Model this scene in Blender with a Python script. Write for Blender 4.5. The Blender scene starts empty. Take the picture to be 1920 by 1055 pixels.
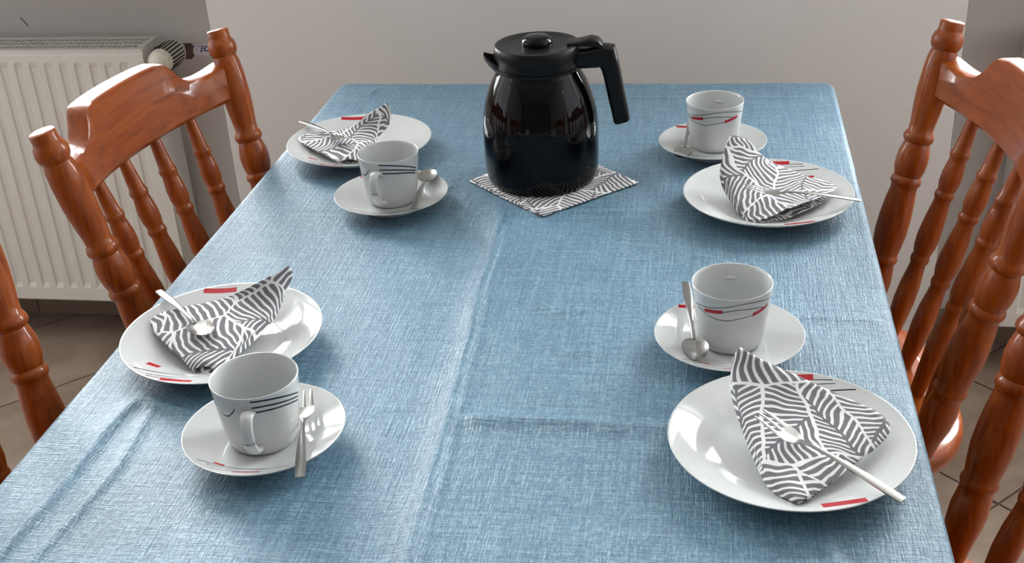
import bpy, bmesh, math, random
from mathutils import Vector, Matrix
random.seed(7)
PI = math.pi
S = bpy.context.scene
COL = S.collection

# ------------------------------------------------------------------ camera
F_PX, PITCH, ROLL, YAW, CAMZ = 2236.74, 0.4829, -0.0603, -0.181, 1.3852
cy_, sy_ = math.cos(YAW), math.sin(YAW)
fwd = Vector((sy_*math.cos(PITCH), cy_*math.cos(PITCH), -math.sin(PITCH)))
rgt = Vector((cy_, -sy_, 0)); upv = rgt.cross(fwd)
R_ = math.cos(ROLL)*rgt + math.sin(ROLL)*upv
U_ = -math.sin(ROLL)*rgt + math.cos(ROLL)*upv
cam = bpy.data.cameras.new('camera'); camo = bpy.data.objects.new('camera', cam); COL.objects.link(camo)
M = Matrix((R_, U_, -fwd)).transposed().to_4x4(); M.translation = Vector((0, 0, CAMZ))
camo.matrix_world = M
cam.sensor_width = 36.0; cam.lens = F_PX*36.0/1920.0; cam.clip_start = 0.02
S.camera = camo

# ------------------------------------------------------------------ world, daylight, exposure
W = bpy.data.worlds.new('world'); S.world = W; W.use_nodes = True
bg = W.node_tree.nodes['Background']; bg.inputs[0].default_value = (0.80, 0.88, 1.0, 1); bg.inputs[1].default_value = 1.0
def window_light(name, loc, rot, sx, sz, power, color):
    l = bpy.data.lights.new(name, 'AREA'); l.shape = 'RECTANGLE'; l.size = sx; l.size_y = sz
    l.energy = power; l.color = color
    o = bpy.data.objects.new(name, l); COL.objects.link(o); o.location = loc; o.rotation_euler = rot
    return o
WIN_L = (-2.35, -1.02, 0.92, 2.20)      # x0 x1 z0 z1 in the back wall, above the left radiator
WIN_R = (0.455, 1.78, 0.92, 2.20)
WIN_SL = (0.35, 1.75, 0.90, 2.15)       # y0 y1 z0 z1 in the left wall
WIN_SR = (0.45, 1.85, 0.90, 2.15)       # in the right wall
DAY = (0.95, 0.98, 1.0)
window_light('daylight_back_left', ((WIN_L[0]+WIN_L[1])/2, 2.62, 1.56), (-PI/2, 0, 0), 1.33, 1.28, 150, DAY)
window_light('daylight_back_right', ((WIN_R[0]+WIN_R[1])/2, 2.62, 1.56), (-PI/2, 0, 0), 1.30, 1.28, 150, DAY)
window_light('daylight_left', (-3.02, 1.05, 1.53), (0, -PI/2, 0), 1.25, 1.40, 8, DAY)
window_light('daylight_right', (2.42, 1.15, 1.53), (0, PI/2, 0), 1.25, 1.40, 8, DAY)
S.view_settings.view_transform = 'Standard'; S.view_settings.look = 'None'
S.view_settings.gamma = 1.0; S.view_settings.use_curve_mapping = False
S.view_settings.exposure = 0.0

# ------------------------------------------------------------------ helpers
def s2l(c):
    return tuple(((v/255.0)/12.92 if v/255.0 <= 0.04045 else ((v/255.0+0.055)/1.055)**2.4) for v in c) + (1.0,)

class NT:
    """small helper for building node trees"""
    def __init__(s, name):
        s.m = bpy.data.materials.new(name); s.m.use_nodes = True
        s.t = s.m.node_tree; s.n = s.t.nodes; s.b = s.n['Principled BSDF']
    def link(s, a, b): s.t.links.new(a, b)
    def put(s, sock, v):
        if isinstance(v, bpy.types.NodeSocket): s.link(v, sock)
        else: sock.default_value = v
    def math(s, op, a, b=None, c=None, clamp=False):
        n = s.n.new('ShaderNodeMath'); n.operation = op; n.use_clamp = clamp
        s.put(n.inputs[0], a)
        if b is not None: s.put(n.inputs[1], b)
        if c is not None: s.put(n.inputs[2], c)
        return n.outputs[0]
    def coord(s, which='Object'):
        return s.n.new('ShaderNodeTexCoord').outputs[which]
    def mapping(s, v, loc=(0,0,0), rot=(0,0,0), scale=(1,1,1)):
        n = s.n.new('ShaderNodeMapping'); s.link(v, n.inputs[0])
        n.inputs[1].default_value = loc; n.inputs[2].default_value = rot; n.inputs[3].default_value = scale
        return n.outputs[0]
    def noise(s, v, scale=5, detail=3, rough=0.5, dist=0.0):
        n = s.n.new('ShaderNodeTexNoise'); s.link(v, n.inputs['Vector'])
        n.inputs['Scale'].default_value = scale; n.inputs['Detail'].default_value = detail
        n.inputs['Roughness'].default_value = rough; n.inputs['Distortion'].default_value = dist
        return n.outputs['Fac']
    def ramp(s, f, stops):
        n = s.n.new('ShaderNodeValToRGB'); s.put(n.inputs[0], f); e = n.color_ramp.elements
        while len(e) < len(stops): e.new(0.5)
        for el, (p, c) in zip(e, stops):
            el.position = p; el.color = c if len(c) == 4 else tuple(c)+(1,)
        return n.outputs[0]
    def mix(s, f, a, b):
        n = s.n.new('ShaderNodeMix'); n.data_type = 'RGBA'
        s.put(n.inputs[0], f); s.put(n.inputs[6], a); s.put(n.inputs[7], b)
        return n.outputs[2]
    def bump(s, h, strength=0.2, dist=0.002, normal=None):
        n = s.n.new('ShaderNodeBump'); n.inputs['Strength'].default_value = strength
        n.inputs['Distance'].default_value = dist; s.link(h, n.inputs['Height'])
        if normal is not None: s.link(normal, n.inputs['Normal'])
        return n.outputs[0]
    def sep(s, v):
        n = s.n.new('ShaderNodeSeparateXYZ'); s.link(v, n.inputs[0]); return n.outputs
    def comb(s, x, y, z=0.0):
        n = s.n.new('ShaderNodeCombineXYZ')
        for i, v in enumerate((x, y, z)): s.put(n.inputs[i], v)
        return n.outputs[0]
    def rectmask(s, x, y, p0, p1, hw, bow=0.0):
        """soft-edged mask of a stroke from p0 to p1 of half width hw, bowed sideways"""
        dx, dy = p1[0]-p0[0], p1[1]-p0[1]; L = math.hypot(dx, dy); ux, uy = dx/L, dy/L
        cx, cy = (p0[0]+p1[0])/2, (p0[1]+p1[1])/2
        a = s.math('ADD', s.math('MULTIPLY', x, ux), s.math('MULTIPLY_ADD', y, uy, -(cx*ux+cy*uy)))
        b = s.math('ADD', s.math('MULTIPLY', x, -uy), s.math('MULTIPLY_ADD', y, ux, -(-cx*uy+cy*ux)))
        if bow: b = s.math('ADD', b, s.math('MULTIPLY', s.math('MULTIPLY', a, a), bow))
        ma = s.math('LESS_THAN', s.math('ABSOLUTE', a), L/2)
        mb = s.math('LESS_THAN', s.math('ABSOLUTE', b), hw)
        return s.math('MULTIPLY', ma, mb)
    def add_masks(s, ms):
        o = ms[0]
        for m in ms[1:]: o = s.math('MAXIMUM', o, m)
        return o
    def set(s, **k):
        for key, v in k.items(): s.put(s.b.inputs[key.replace('_', ' ')], v)
        return s

def simple(name, col, rough=0.5, metal=0.0, coat=0.0, bump=None):
    t = NT(name); t.set(Base_Color=col, Roughness=rough, Metallic=metal)
    t.b.inputs['Coat Weight'].default_value = coat
    if bump:
        t.set(Normal=t.bump(t.noise(t.coord(), bump[0], 4), bump[1], bump[2]))
    return t.m

def mesh_obj(name, verts, faces, mat=None, parent=None, smooth=True, sharp=None, uvs=None):
    me = bpy.data.meshes.new(name); me.from_pydata([tuple(v) for v in verts], [], faces); me.update()
    return finish(name, me, mat, parent, smooth, sharp)
def finish(name, me, mat, parent, smooth=True, sharp=None):
    if smooth: me.shade_smooth()
    if sharp is not None: me.set_sharp_from_angle(angle=math.radians(sharp))
    if mat: me.materials.append(mat)
    o = bpy.data.objects.new(name, me); COL.objects.link(o)
    if parent: o.parent = parent
    return o
def bm_obj(name, bm, mat=None, parent=None, smooth=True, sharp=35):
    bmesh.ops.recalc_face_normals(bm, faces=bm.faces)
    me = bpy.data.meshes.new(name); bm.to_mesh(me); bm.free()
    return finish(name, me, mat, parent, smooth, sharp)
def thing(name, label, cat, loc=(0,0,0), rz=0.0, group=None):
    o = bpy.data.objects.new(name, None); COL.objects.link(o); o.empty_display_size = 0.05
    o.location = loc; o.rotation_euler = (0, 0, rz); tag(o, label, cat, group); return o
def tag(o, label, cat, group=None):
    o['label'] = label; o['category'] = cat
    if group: o['group'] = group
    return o
def struct(o): o['kind'] = 'structure'; return o

def frame_from(d):
    d = d.normalized(); a = Vector((0,0,1)) if abs(d.z) < 0.95 else Vector((1,0,0))
    x = a.cross(d).normalized(); y = d.cross(x); return x, y
def lathe_path(bm, pts, n=24, cap=True):
    """pts: list of (centre Vector, radius): a turned body along a (gently bent) axis"""
    rings = []
    for i, (c, r) in enumerate(pts):
        a = pts[max(i-1, 0)][0]; b = pts[min(i+1, len(pts)-1)][0]
        d = (b-a) if (b-a).length > 1e-9 else Vector((0,0,1))
        x, y = frame_from(d)
        rings.append([bm.verts.new(c + x*(r*math.cos(2*PI*k/n)) + y*(r*math.sin(2*PI*k/n))) for k in range(n)])
    for A, B in zip(rings, rings[1:]):
        for k in range(n): bm.faces.new((A[k], A[(k+1)%n], B[(k+1)%n], B[k]))
    if cap:
        bm.faces.new(rings[0]); bm.faces.new(rings[-1])
def lathe_z(bm, prof, n=64, closed=False):
    """prof: list of (r, z); r == 0 makes a pole"""
    rings = []
    for r, z in prof:
        if r < 1e-7: rings.append([bm.verts.new((0, 0, z))])
        else: rings.append([bm.verts.new((r*math.cos(2*PI*k/n), r*math.sin(2*PI*k/n), z)) for k in range(n)])
    prs = list(zip(rings, rings[1:]))
    if closed: prs.append((rings[-1], rings[0]))
    for A, B in prs:
        for k in range(n):
            k2 = (k+1) % n
            if len(A) == 1 and len(B) == 1: continue
            if len(A) == 1: bm.faces.new((A[0], B[k2], B[k]))
            elif len(B) == 1: bm.faces.new((A[k], A[k2], B[0]))
            else: bm.faces.new((A[k], A[k2], B[k2], B[k]))
def crom(pts, n):
    """Catmull-Rom through pts (tuples), n samples per span"""
    out = []; P = [Vector(p) for p in pts]
    for i in range(len(P)-1):
        p0 = P[i-1] if i > 0 else P[i]*2-P[i+1]; p1, p2 = P[i], P[i+1]
        p3 = P[i+2] if i+2 < len(P) else P[i+1]*2-P[i]
        for k in range(n):
            t = k/n
            out.append(0.5*((2*p1)+(p2-p0)*t+(2*p0-5*p1+4*p2-p3)*t*t+(3*p1-p0-3*p2+p3)*t**3))
    out.append(P[-1].copy()); return out
def tube(bm, pts, rads, n=12, flat=1.0, up=None):
    """sweep of an elliptical section along pts; rads per point or constant; flat squeezes the local y axis"""
    rings = []
    for i, c in enumerate(pts):
        a = pts[max(i-1, 0)]; b = pts[min(i+1, len(pts)-1)]; d = (b-a).normalized()
        x = (up.cross(d).normalized() if up is not None else frame_from(d)[0]); y = d.cross(x)
        r = rads[i] if isinstance(rads, (list, tuple)) else rads
        rings.append([bm.verts.new(c+x*(r*math.cos(2*PI*k/n))+y*(r*flat*math.sin(2*PI*k/n))) for k in range(n)])
    for A, B in zip(rings, rings[1:]):
        for k in range(n): bm.faces.new((A[k], A[(k+1)%n], B[(k+1)%n], B[k]))
    bm.faces.new(rings[0]); bm.faces.new(rings[-1])
def box(bm, lo, hi, bevel=0.0, seg=2):
    x0,y0,z0 = lo; x1,y1,z1 = hi
    v = [bm.verts.new(p) for p in ((x0,y0,z0),(x1,y0,z0),(x1,y1,z0),(x0,y1,z0),(x0,y0,z1),(x1,y0,z1),(x1,y1,z1),(x0,y1,z1))]
    fs = [bm.faces.new([v[i] for i in f]) for f in ((0,3,2,1),(4,5,6,7),(0,1,5,4),(1,2,6,5),(2,3,7,6),(3,0,4,7))]
    if bevel:
        es = list({e for f in fs for e in f.edges})
        bmesh.ops.bevel(bm, geom=es, offset=bevel, segments=seg, affect='EDGES', profile=0.5)
def box_obj(name, lo, hi, mat, parent=None, bevel=0.0):
    bm = bmesh.new(); box(bm, lo, hi, bevel); return bm_obj(name, bm, mat, parent)
def dup(root, loc, rz, label, group=None):
    r = root.copy(); COL.objects.link(r); r.location = loc; r.rotation_euler = (0, 0, rz); r['label'] = label
    if group: r['group'] = group
    for ch in list(root.children):
        c = ch.copy(); COL.objects.link(c); c.parent = r
        for g in ch.children:
            d = g.copy(); COL.objects.link(d); d.parent = c
    return r
def smooth(a, b, x):
    t = min(max((x-a)/(b-a), 0.0), 1.0); return t*t*(3-2*t)

# ------------------------------------------------------------------ materials
def m_wall(name, col, marks=False):
    t = NT(name); c = t.coord()
    n = t.noise(c, 2.2, 4)
    k = t.ramp(n, [(0.3, tuple(v*0.95 for v in col)), (0.7, col)])
    if marks:
        x, y, z = t.sep(c)
        m = t.rectmask(x, z, (-1.492, 0.741), (-1.478, 0.722), 0.0015)
        k = t.mix(m, k, s2l((118, 104, 96)))
    h = t.math('ADD', t.noise(c, 90, 4), t.math('MULTIPLY', t.noise(c, 14, 3), 1.5))
    t.set(Base_Color=k, Roughness=0.75, Normal=t.bump(h, 0.12, 0.002)); return t.m
WALL = (0.80, 0.785, 0.76)
MW = m_wall('plaster', WALL)
MWB = m_wall('plaster_niche', WALL, True)
MWF = m_wall('plaster_front_dimmed', (0.16, 0.14, 0.12))  # unseen wall behind the camera, colour darkened to cut the fill light
MCEIL = simple('ceiling_white', (0.55, 0.54, 0.52, 1), 0.8)
MGROUT = simple('grout', s2l((92, 80, 70)), 0.9, bump=(300, 0.2, 0.001))
def m_tile(name):
    t = NT(name); c = t.coord('Object'); oi = t.n.new('ShaderNodeObjectInfo')
    off = t.n.new('ShaderNodeVectorMath'); off.operation = 'ADD'; t.link(c, off.inputs[0])
    t.link(t.comb(t.math('MULTIPLY', oi.outputs['Random'], 17.0), t.math('MULTIPLY', oi.outputs['Random'], 31.0)), off.inputs[1])
    n = t.noise(off.outputs[0], 9, 6, 0.62, 0.6)
    k = t.ramp(n, [(0.25, s2l((128, 108, 92))), (0.5, s2l((150, 131, 115))), (0.75, s2l((166, 149, 133)))])
    k = t.mix(t.math('MULTIPLY', oi.outputs['Random'], 0.25), k, s2l((128, 110, 97)))
    t.set(Base_Color=k, Roughness=t.math('MULTIPLY_ADD', n, 0.25, 0.22), Normal=t.bump(n, 0.12, 0.002)); return t.m
MTILE = m_tile('stoneware_tile')
MBASE = simple('baseboard_tile', s2l((140, 124, 110)), 0.35, bump=(20, 0.1, 0.001))

def m_wood(name, vertical):
    t = NT(name); c = t.coord('Object'); oi = t.n.new('ShaderNodeObjectInfo')
    off = t.n.new('ShaderNodeVectorMath'); off.operation = 'ADD'; t.link(c, off.inputs[0])
    t.link(t.comb(t.math('MULTIPLY', oi.outputs['Random'], 9.0), t.math('MULTIPLY', oi.outputs['Random'], 5.0), oi.outputs['Random']), off.inputs[1])
    v = off.outputs[0]
    sc = (30, 30, 2.2) if vertical else (30, 2.2, 30)
    g = t.noise(t.mapping(v, scale=sc), 2.2, 5, 0.6, 0.8)
    g2 = t.noise(t.mapping(v, scale=tuple(q*4 for q in sc)), 2.0, 3, 0.6)
    k = t.ramp(t.math('MULTIPLY_ADD', g2, 0.3, t.math('MULTIPLY', g, 0.72)),
               [(0.30, s2l((106, 43, 8))), (0.50, s2l((143, 66, 13))), (0.72, s2l((164, 84, 23)))])
    vo = t.n.new('ShaderNodeTexVoronoi'); vo.inputs['Scale'].default_value = 6.5
    t.link(t.mapping(v, scale=(1.6, 1.6, 0.9)), vo.inputs['Vector'])
    knot = t.math('LESS_THAN', vo.outputs['Distance'], 0.075)
    k = t.mix(t.math('MULTIPLY', knot, 0.85), k, s2l((62, 26, 14)))
    t.set(Base_Color=k, Roughness=0.36, Normal=t.bump(g2, 0.05, 0.001)); t.b.inputs['Specular IOR Level'].default_value = 0.16
    t.b.inputs['Coat Weight'].default_value = 0.45; t.b.inputs['Coat Roughness'].default_value = 0.06
    return t.m
MWV = m_wood('stained_pine_upright', True)
MWH = m_wood('stained_pine_across', False)
MENAMEL = simple('radiator_enamel', s2l((232, 229, 222)), 0.32)
MDARK = simple('radiator_inside_shade', s2l((96, 90, 82)), 0.6)  # shade below the grille slots, put into the core's dark colour
MVALVE = simple('valve_plastic', s2l((226, 222, 208)), 0.42)
MSLOT = simple('valve_slot', s2l((40, 38, 36)), 0.6)
MBRASS = simple('aged_brass', s2l((92, 74, 66)), 0.5, 0.35, bump=(60, 0.3, 0.002))
MPIPE = simple('painted_pipe', s2l((214, 210, 204)), 0.4)
MTAPE = simple('pipe_wrap_label', s2l((214, 211, 222)), 0.5)
MINK = simple('label_ink', s2l((52, 56, 92)), 0.6)
MSTEEL = NT('stainless_steel').set(Base_Color=(0.40, 0.39, 0.375, 1), Metallic=1.0, Roughness=0.24).m
MFRAME = simple('window_frame_white', (0.85, 0.85, 0.84, 1), 0.35)
def m_glass():
    t = NT('window_glass'); o = t.n['Material Output']
    tr = t.n.new('ShaderNodeBsdfTransparent'); gl = t.n.new('ShaderNodeBsdfGlossy'); gl.inputs['Roughness'].default_value = 0.02
    mx = t.n.new('ShaderNodeMixShader'); mx.inputs[0].default_value = 0.06
    t.link(tr.outputs[0], mx.inputs[1]); t.link(gl.outputs[0], mx.inputs[2]); t.link(mx.outputs[0], o.inputs[0]); return t.m
MGLASS = m_glass()
RED = s2l((172, 24, 36)); INK = s2l((28, 28, 36)); WHITEP = (0.56, 0.575, 0.568, 1)

def m_porcelain(name, builder):
    t = NT(name); c = t.coord('Object'); x, y, z = t.sep(c)
    reds, blacks = builder(t, x, y, z)
    k = WHITEP
    n1 = t.mix(t.add_masks(blacks), k, INK); n2 = t.mix(t.add_masks(reds), n1, RED)
    t.set(Base_Color=n2, Roughness=0.07)
    return t.m
def plate_marks(t, x, y, z):
    reds = [t.rectmask(x, y, (-0.002, 0.0965), (0.031, 0.0955), 0.0035),
            t.rectmask(x, y, (0.046, 0.0615), (0.060, 0.0585), 0.0035),
            t.rectmask(x, y, (0.016, -0.0935), (0.052, -0.0865), 0.0038, 1.5)]
    blacks = [t.rectmask(x, y, (0.020, 0.093), (0.048, 0.0905), 0.0006, 3),
              t.rectmask(x, y, (0.006, 0.0865), (0.050, 0.0865), 0.0005, 3),
              t.rectmask(x, y, (0.014, 0.078), (0.067, 0.0765), 0.0008, 2.5)]
    return reds, blacks
def saucer_marks(t, x, y, z):
    reds = [t.rectmask(x, y, (-0.052, 0.051), (-0.034, 0.0555), 0.0022),
            t.rectmask(x, y, (-0.030, -0.0505), (-0.019, -0.0535), 0.0014),
            t.rectmask(x, y, (-0.006, -0.0665), (0.018, -0.0645), 0.0010)]
    blacks = [t.rectmask(x, y, (-0.045, -0.0535), (0.024, -0.0585), 0.0005, -1.5),
              t.rectmask(x, y, (-0.034, -0.0610), (0.040, -0.0570), 0.0004, -3.0),
              t.rectmask(x, y, (-0.028, -0.0640), (0.020, -0.0645), 0.0004, -2.0)]
    return reds, blacks
CUP_H = 0.068
def cup_marks(t, x, y, z):
    deg = 180/PI
    azA = t.math('MULTIPLY', t.math('ARCTAN2', y, x), deg)
    azB = t.math('MULTIPLY', t.math('ARCTAN2', t.math('MULTIPLY', y, -1.0), t.math('MULTIPLY', x, -1.0)), deg)
    dep = t.math('MULTIPLY_ADD', z, -1000.0, CUP_H*1000)        # mm below the rim
    def band(az, pts, hw):
        a0, a1 = pts[0][0], pts[-1][0]
        f = t.math('DIVIDE', t.math('SUBTRACT', az, a0), a1-a0)
        n = t.n.new('ShaderNodeFloatCurve'); cu = n.mapping.curves[0]
        P = [((a-a0)/(a1-a0), d/40.0) for a, d in pts]
        while len(cu.points) < len(P): cu.points.new(0.5, 0.5)
        for q, p in zip(cu.points, P): q.location = p
        n.mapping.update(); t.put(n.inputs['Value'], f)
        d = t.math('SUBTRACT', dep, t.math('MULTIPLY', n.outputs[0], 40.0))
        inr = t.math('MULTIPLY', t.math('GREATER_THAN', f, 0.0), t.math('LESS_THAN', f, 1.0))
        return t.math('MULTIPLY', inr, t.math('LESS_THAN', t.math('ABSOLUTE', d), hw))
    blacks = [band(azB, [(-64, 16), (-39, 13.5), (-11, 9), (19, 5), (64, 9.5), (88, 15)], 0.42),
              band(azB, [(-62, 20), (-45, 18.3), (-15, 15), (11, 11.5), (60, 17)], 0.42),
              band(azB, [(-66, 16), (-46, 21.5), (-27, 24), (-10, 24.6), (9, 22), (35, 19.5)], 0.42),
              band(azA, [(4, 3.6), (30, 5.0), (60, 11.0), (88, 20)], 0.9),
              band(azA, [(5, 10.0), (30, 11.0), (60, 16.0), (86, 23)], 0.9),
              band(azA, [(6, 15.5), (30, 16.0), (60, 20.0), (84, 26)], 0.9),
              band(azA, [(-62, 10), (-48, 19.5), (-36, 22), (-26, 18), (-18, 11)], 0.9)]
    reds = [band(azB, [(-45, 18.3), (-15, 15)], 2.1), band(azB, [(30, 19.5), (62, 15.5)], 2.1)]
    return reds, blacks
MPLATE = m_porcelain('printed_plate', plate_marks)
MSAUCER = m_porcelain('printed_saucer', saucer_marks)
MCUP = m_porcelain('printed_cup', cup_marks)
MCUPH = NT('plain_porcelain').set(Base_Color=WHITEP, Roughness=0.1).m

def m_cloth():
    t = NT('blue_slub_cloth'); c = t.coord('Object')
    a = t.noise(t.mapping(c, scale=(24, 470, 26)), 1.0, 3, 0.65)
    b = t.noise(t.mapping(c, scale=(470, 18, 26)), 1.0, 3, 0.65)
    fa = t.noise(t.mapping(c, scale=(130, 620, 160)), 1.0, 2, 0.6)
    fb = t.noise(t.mapping(c, scale=(620, 130, 160)), 1.0, 2, 0.6)
    m1 = t.math('MULTIPLY_ADD', t.math('ADD', fa, fb), 0.35, t.math('MULTIPLY', t.math('ADD', a, b), 0.32))
    k = t.ramp(m1, [(0.50, s2l((55, 92, 115))), (0.66, s2l((82, 121, 144))), (0.80, s2l((128, 163, 180)))])
    sa = t.math('GREATER_THAN', t.noise(t.mapping(c, scale=(16, 480, 16), loc=(3, 7, 0)), 1.0, 2, 0.5), 0.66)
    sb = t.math('GREATER_THAN', t.noise(t.mapping(c, scale=(480, 14, 16), loc=(5, 1, 0)), 1.0, 2, 0.5), 0.66)
    k = t.mix(t.math('MULTIPLY', t.math('MAXIMUM', sa, sb), 0.45), k, s2l((146, 174, 187)))
    big = t.noise(c, 5.0, 3)
    k = t.mix(t.math('MULTIPLY', big, 0.18), k, s2l((72, 112, 136)))
    h = t.math('ADD', t.math('ADD', t.math('MULTIPLY', a, 1.2), t.math('MULTIPLY', b, 1.2)), t.math('MULTIPLY', t.math('ADD', fa, fb), 0.9))
    t.set(Base_Color=k, Roughness=0.40, Normal=t.bump(h, 0.60, 0.0012)); t.b.inputs['Specular IOR Level'].default_value = 0.7; 
    t.b.inputs['Sheen Weight'].default_value = 0.12; t.b.inputs['Sheen Roughness'].default_value = 0.4
    return t.m
MCLOTH = m_cloth()

def m_napkin(name):
    t = NT(name); uv = t.coord('UV')
    wob = t.n.new('ShaderNodeTexNoise'); t.link(uv, wob.inputs['Vector']); wob.inputs['Scale'].default_value = 38; wob.inputs['Detail'].default_value = 1
    vm = t.n.new('ShaderNodeVectorMath'); vm.operation = 'MULTIPLY_ADD'
    t.link(wob.outputs['Color'], vm.inputs[0]); vm.inputs[1].default_value = (0.010,)*3; t.link(uv, vm.inputs[2])
    p = vm.outputs[0]
    vo = t.n.new('ShaderNodeTexVoronoi'); vo.voronoi_dimensions = '2D'; vo.inputs['Scale'].default_value = 14.5
    t.link(p, vo.inputs['Vector'])
    loc = t.n.new('ShaderNodeVectorMath'); loc.operation = 'SUBTRACT'; t.link(p, loc.inputs[0]); t.link(vo.outputs['Position'], loc.inputs[1])
    lx, ly, _ = t.sep(loc.outputs[0]); cr, cg, cb = t.sep(vo.outputs['Color'])
    ang = t.math('MULTIPLY_ADD', cr, 1.7, 0.5)
    ca, sa = t.math('COSINE', ang), t.math('SINE', ang)
    u = t.math('ADD', t.math('MULTIPLY', lx, ca), t.math('MULTIPLY', ly, sa))
    v = t.math('SUBTRACT', t.math('MULTIPLY', ly, ca), t.math('MULTIPLY', lx, sa))
    sgn = t.math('MULTIPLY_ADD', t.math('GREATER_THAN', cg, 0.5), 2.0, -1.0)
    au = t.math('ABSOLUTE', u)
    ph = t.math('ADD', v, t.math('MULTIPLY', t.math('SUBTRACT', t.math('MULTIPLY', au, 1.05), t.math('MULTIPLY', t.math('MULTIPLY', au, au), 9.0)), sgn))
    st = t.math('SINE', t.math('MULTIPLY', ph, 2*PI/0.0082))
    w = t.math('GREATER_THAN', st, 0.36)
    w = t.math('MULTIPLY', w, t.math('GREATER_THAN', au, 0.0014))
    ve = t.n.new('ShaderNodeTexVoronoi'); ve.voronoi_dimensions = '2D'; ve.feature = 'DISTANCE_TO_EDGE'; ve.inputs['Scale'].default_value = 14.5
    t.link(p, ve.inputs['Vector'])
    w = t.math('MAXIMUM', w, t.math('LESS_THAN', ve.outputs['Distance'], 0.022))
    k = t.mix(w, s2l((112, 112, 116)), s2l((232, 232, 232)))
    h = t.noise(uv, 900, 2)
    t.set(Base_Color=k, Roughness=0.9, Normal=t.bump(h, 0.25, 0.0006)); return t.m
MNAP = m_napkin('leaf_print_paper')
MPOT = NT('black_glass').set(Base_Color=(0.002, 0.002, 0.003, 1), Roughness=0.03).m
MPOT.node_tree.nodes['Principled BSDF'].inputs['Specular IOR Level'].default_value = 0.20
MPLAST = simple('black_plastic', (0.003, 0.003, 0.0035, 1), 0.36)
MPLAST.node_tree.nodes['Principled BSDF'].inputs['Specular IOR Level'].default_value = 0.28
MTABLE = MWH

# ------------------------------------------------------------------ room
XL, XR, YB, YF, ZC = -2.75, 2.15, 2.38, -2.75, 2.55
PX0, PX1, PY = -0.943, 0.434, 2.12          # wall pier between the two niches
def wall_with_holes(name, axis, pos, thick, a0, a1, z0, z1, holes, mat):
    """slab on x=pos or y=pos from a0..a1, with rectangular holes (a0,a1,z0,z1)"""
    bm = bmesh.new(); xs = sorted({a0, a1, *[h[0] for h in holes], *[h[1] for h in holes]}); zs = sorted({z0, z1, *[h[2] for h in holes], *[h[3] for h in holes]})
    for i in range(len(xs)-1):
        for j in range(len(zs)-1):
            mx, mz = (xs[i]+xs[i+1])/2, (zs[j]+zs[j+1])/2
            if any(h[0] < mx < h[1] and h[2] < mz < h[3] for h in holes): continue
            if axis == 'y': box(bm, (xs[i], min(pos, pos+thick), zs[j]), (xs[i+1], max(pos, pos+thick), zs[j+1]))
            else: box(bm, (min(pos, pos+thick), xs[i], zs[j]), (max(pos, pos+thick), xs[i+1], zs[j+1]))
    bmesh.ops.remove_doubles(bm, verts=bm.verts, dist=1e-5)
    return struct(bm_obj(name, bm, mat, smooth=False, sharp=None))
floor = struct(box_obj('floor', (XL-.2, YF-.2, -0.06), (XR+.2, YB+.2, -0.004), MGROUT))
struct(box_obj('ceiling', (XL-.2, YF-.2, ZC), (XR+.2, YB+.2, ZC+0.1), MCEIL))
wall_with_holes('wall_back', 'y', YB, 0.2, XL, XR, 0, ZC, [WIN_L, WIN_R], MWB)
wall_with_holes('wall_front', 'y', YF, -0.2, XL, XR, 0, ZC, [], MWF)
wall_with_holes('wall_left', 'x', XL, -0.2, YF, YB, 0, ZC, [WIN_SL], MW)
wall_with_holes('wall_right', 'x', XR, 0.2, YF, YB, 0, ZC, [WIN_SR], MW)
bm = bmesh.new(); box(bm, (PX0, PY, 0), (PX1, YB+0.01, ZC), 0.002, 2)
struct(bm_obj('wall_center', bm, MW))
def window(name, a0, a1, z0, z1, loc, rz):
    """casement in an opening a0..a1 along its own x: frame, sill, two sashes with panes; -y faces the room"""
    h = (a1-a0)/2; f = 0.05; bm = bmesh.new()
    box(bm, (-h, -.03, z0), (-h+f, .03, z1)); box(bm, (h-f, -.03, z0), (h, .03, z1))
    box(bm, (-h+f, -.03, z1-f), (h-f, .03, z1)); box(bm, (-h+f, -.03, z0), (h-f, .03, z0+f))
    box(bm, (-.045, -.03, z0+f), (.045, .03, z1-f))
    w = struct(bm_obj(name, bm, MFRAME, smooth=False, sharp=None)); w.location = loc; w.rotation_euler = (0, 0, rz)
    for a, b in ((-h+f, -.045), (.045, h-f)):
        box_obj('pane', (a, -.004, z0+f), (b, .004, z1-f), MGLASS, w)
        hx = -.03 if a < 0 else .03
        box_obj('window_handle', (hx-.008, -.055, 1.45), (hx+.008, -.03, 1.57), MFRAME, w, .004)
    box_obj('window_sill', (-h, -.14, z0), (h, -.03, z0+.012), MFRAME, w, 0.003)
for nm, a, b in (('trim_1', XL, PX0), ('trim_2', PX1, XR)):
    bm = bmesh.new(); box(bm, (a, 2.15, 0.878), (b, YB+.02, 0.908), 0.008, 3); struct(bm_obj(nm, bm, MFRAME))
window('window_1', *WIN_L, ((WIN_L[0]+WIN_L[1])/2, 2.50, 0), 0)
window('window_2', *WIN_R, ((WIN_R[0]+WIN_R[1])/2, 2.50, 0), 0)
window('window_3', *WIN_SL, (XL-.12, (WIN_SL[0]+WIN_SL[1])/2, 0), PI/2)
window('window_4', *WIN_SR, (XR+.12, (WIN_SR[0]+WIN_SR[1])/2, 0), -PI/2)
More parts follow.
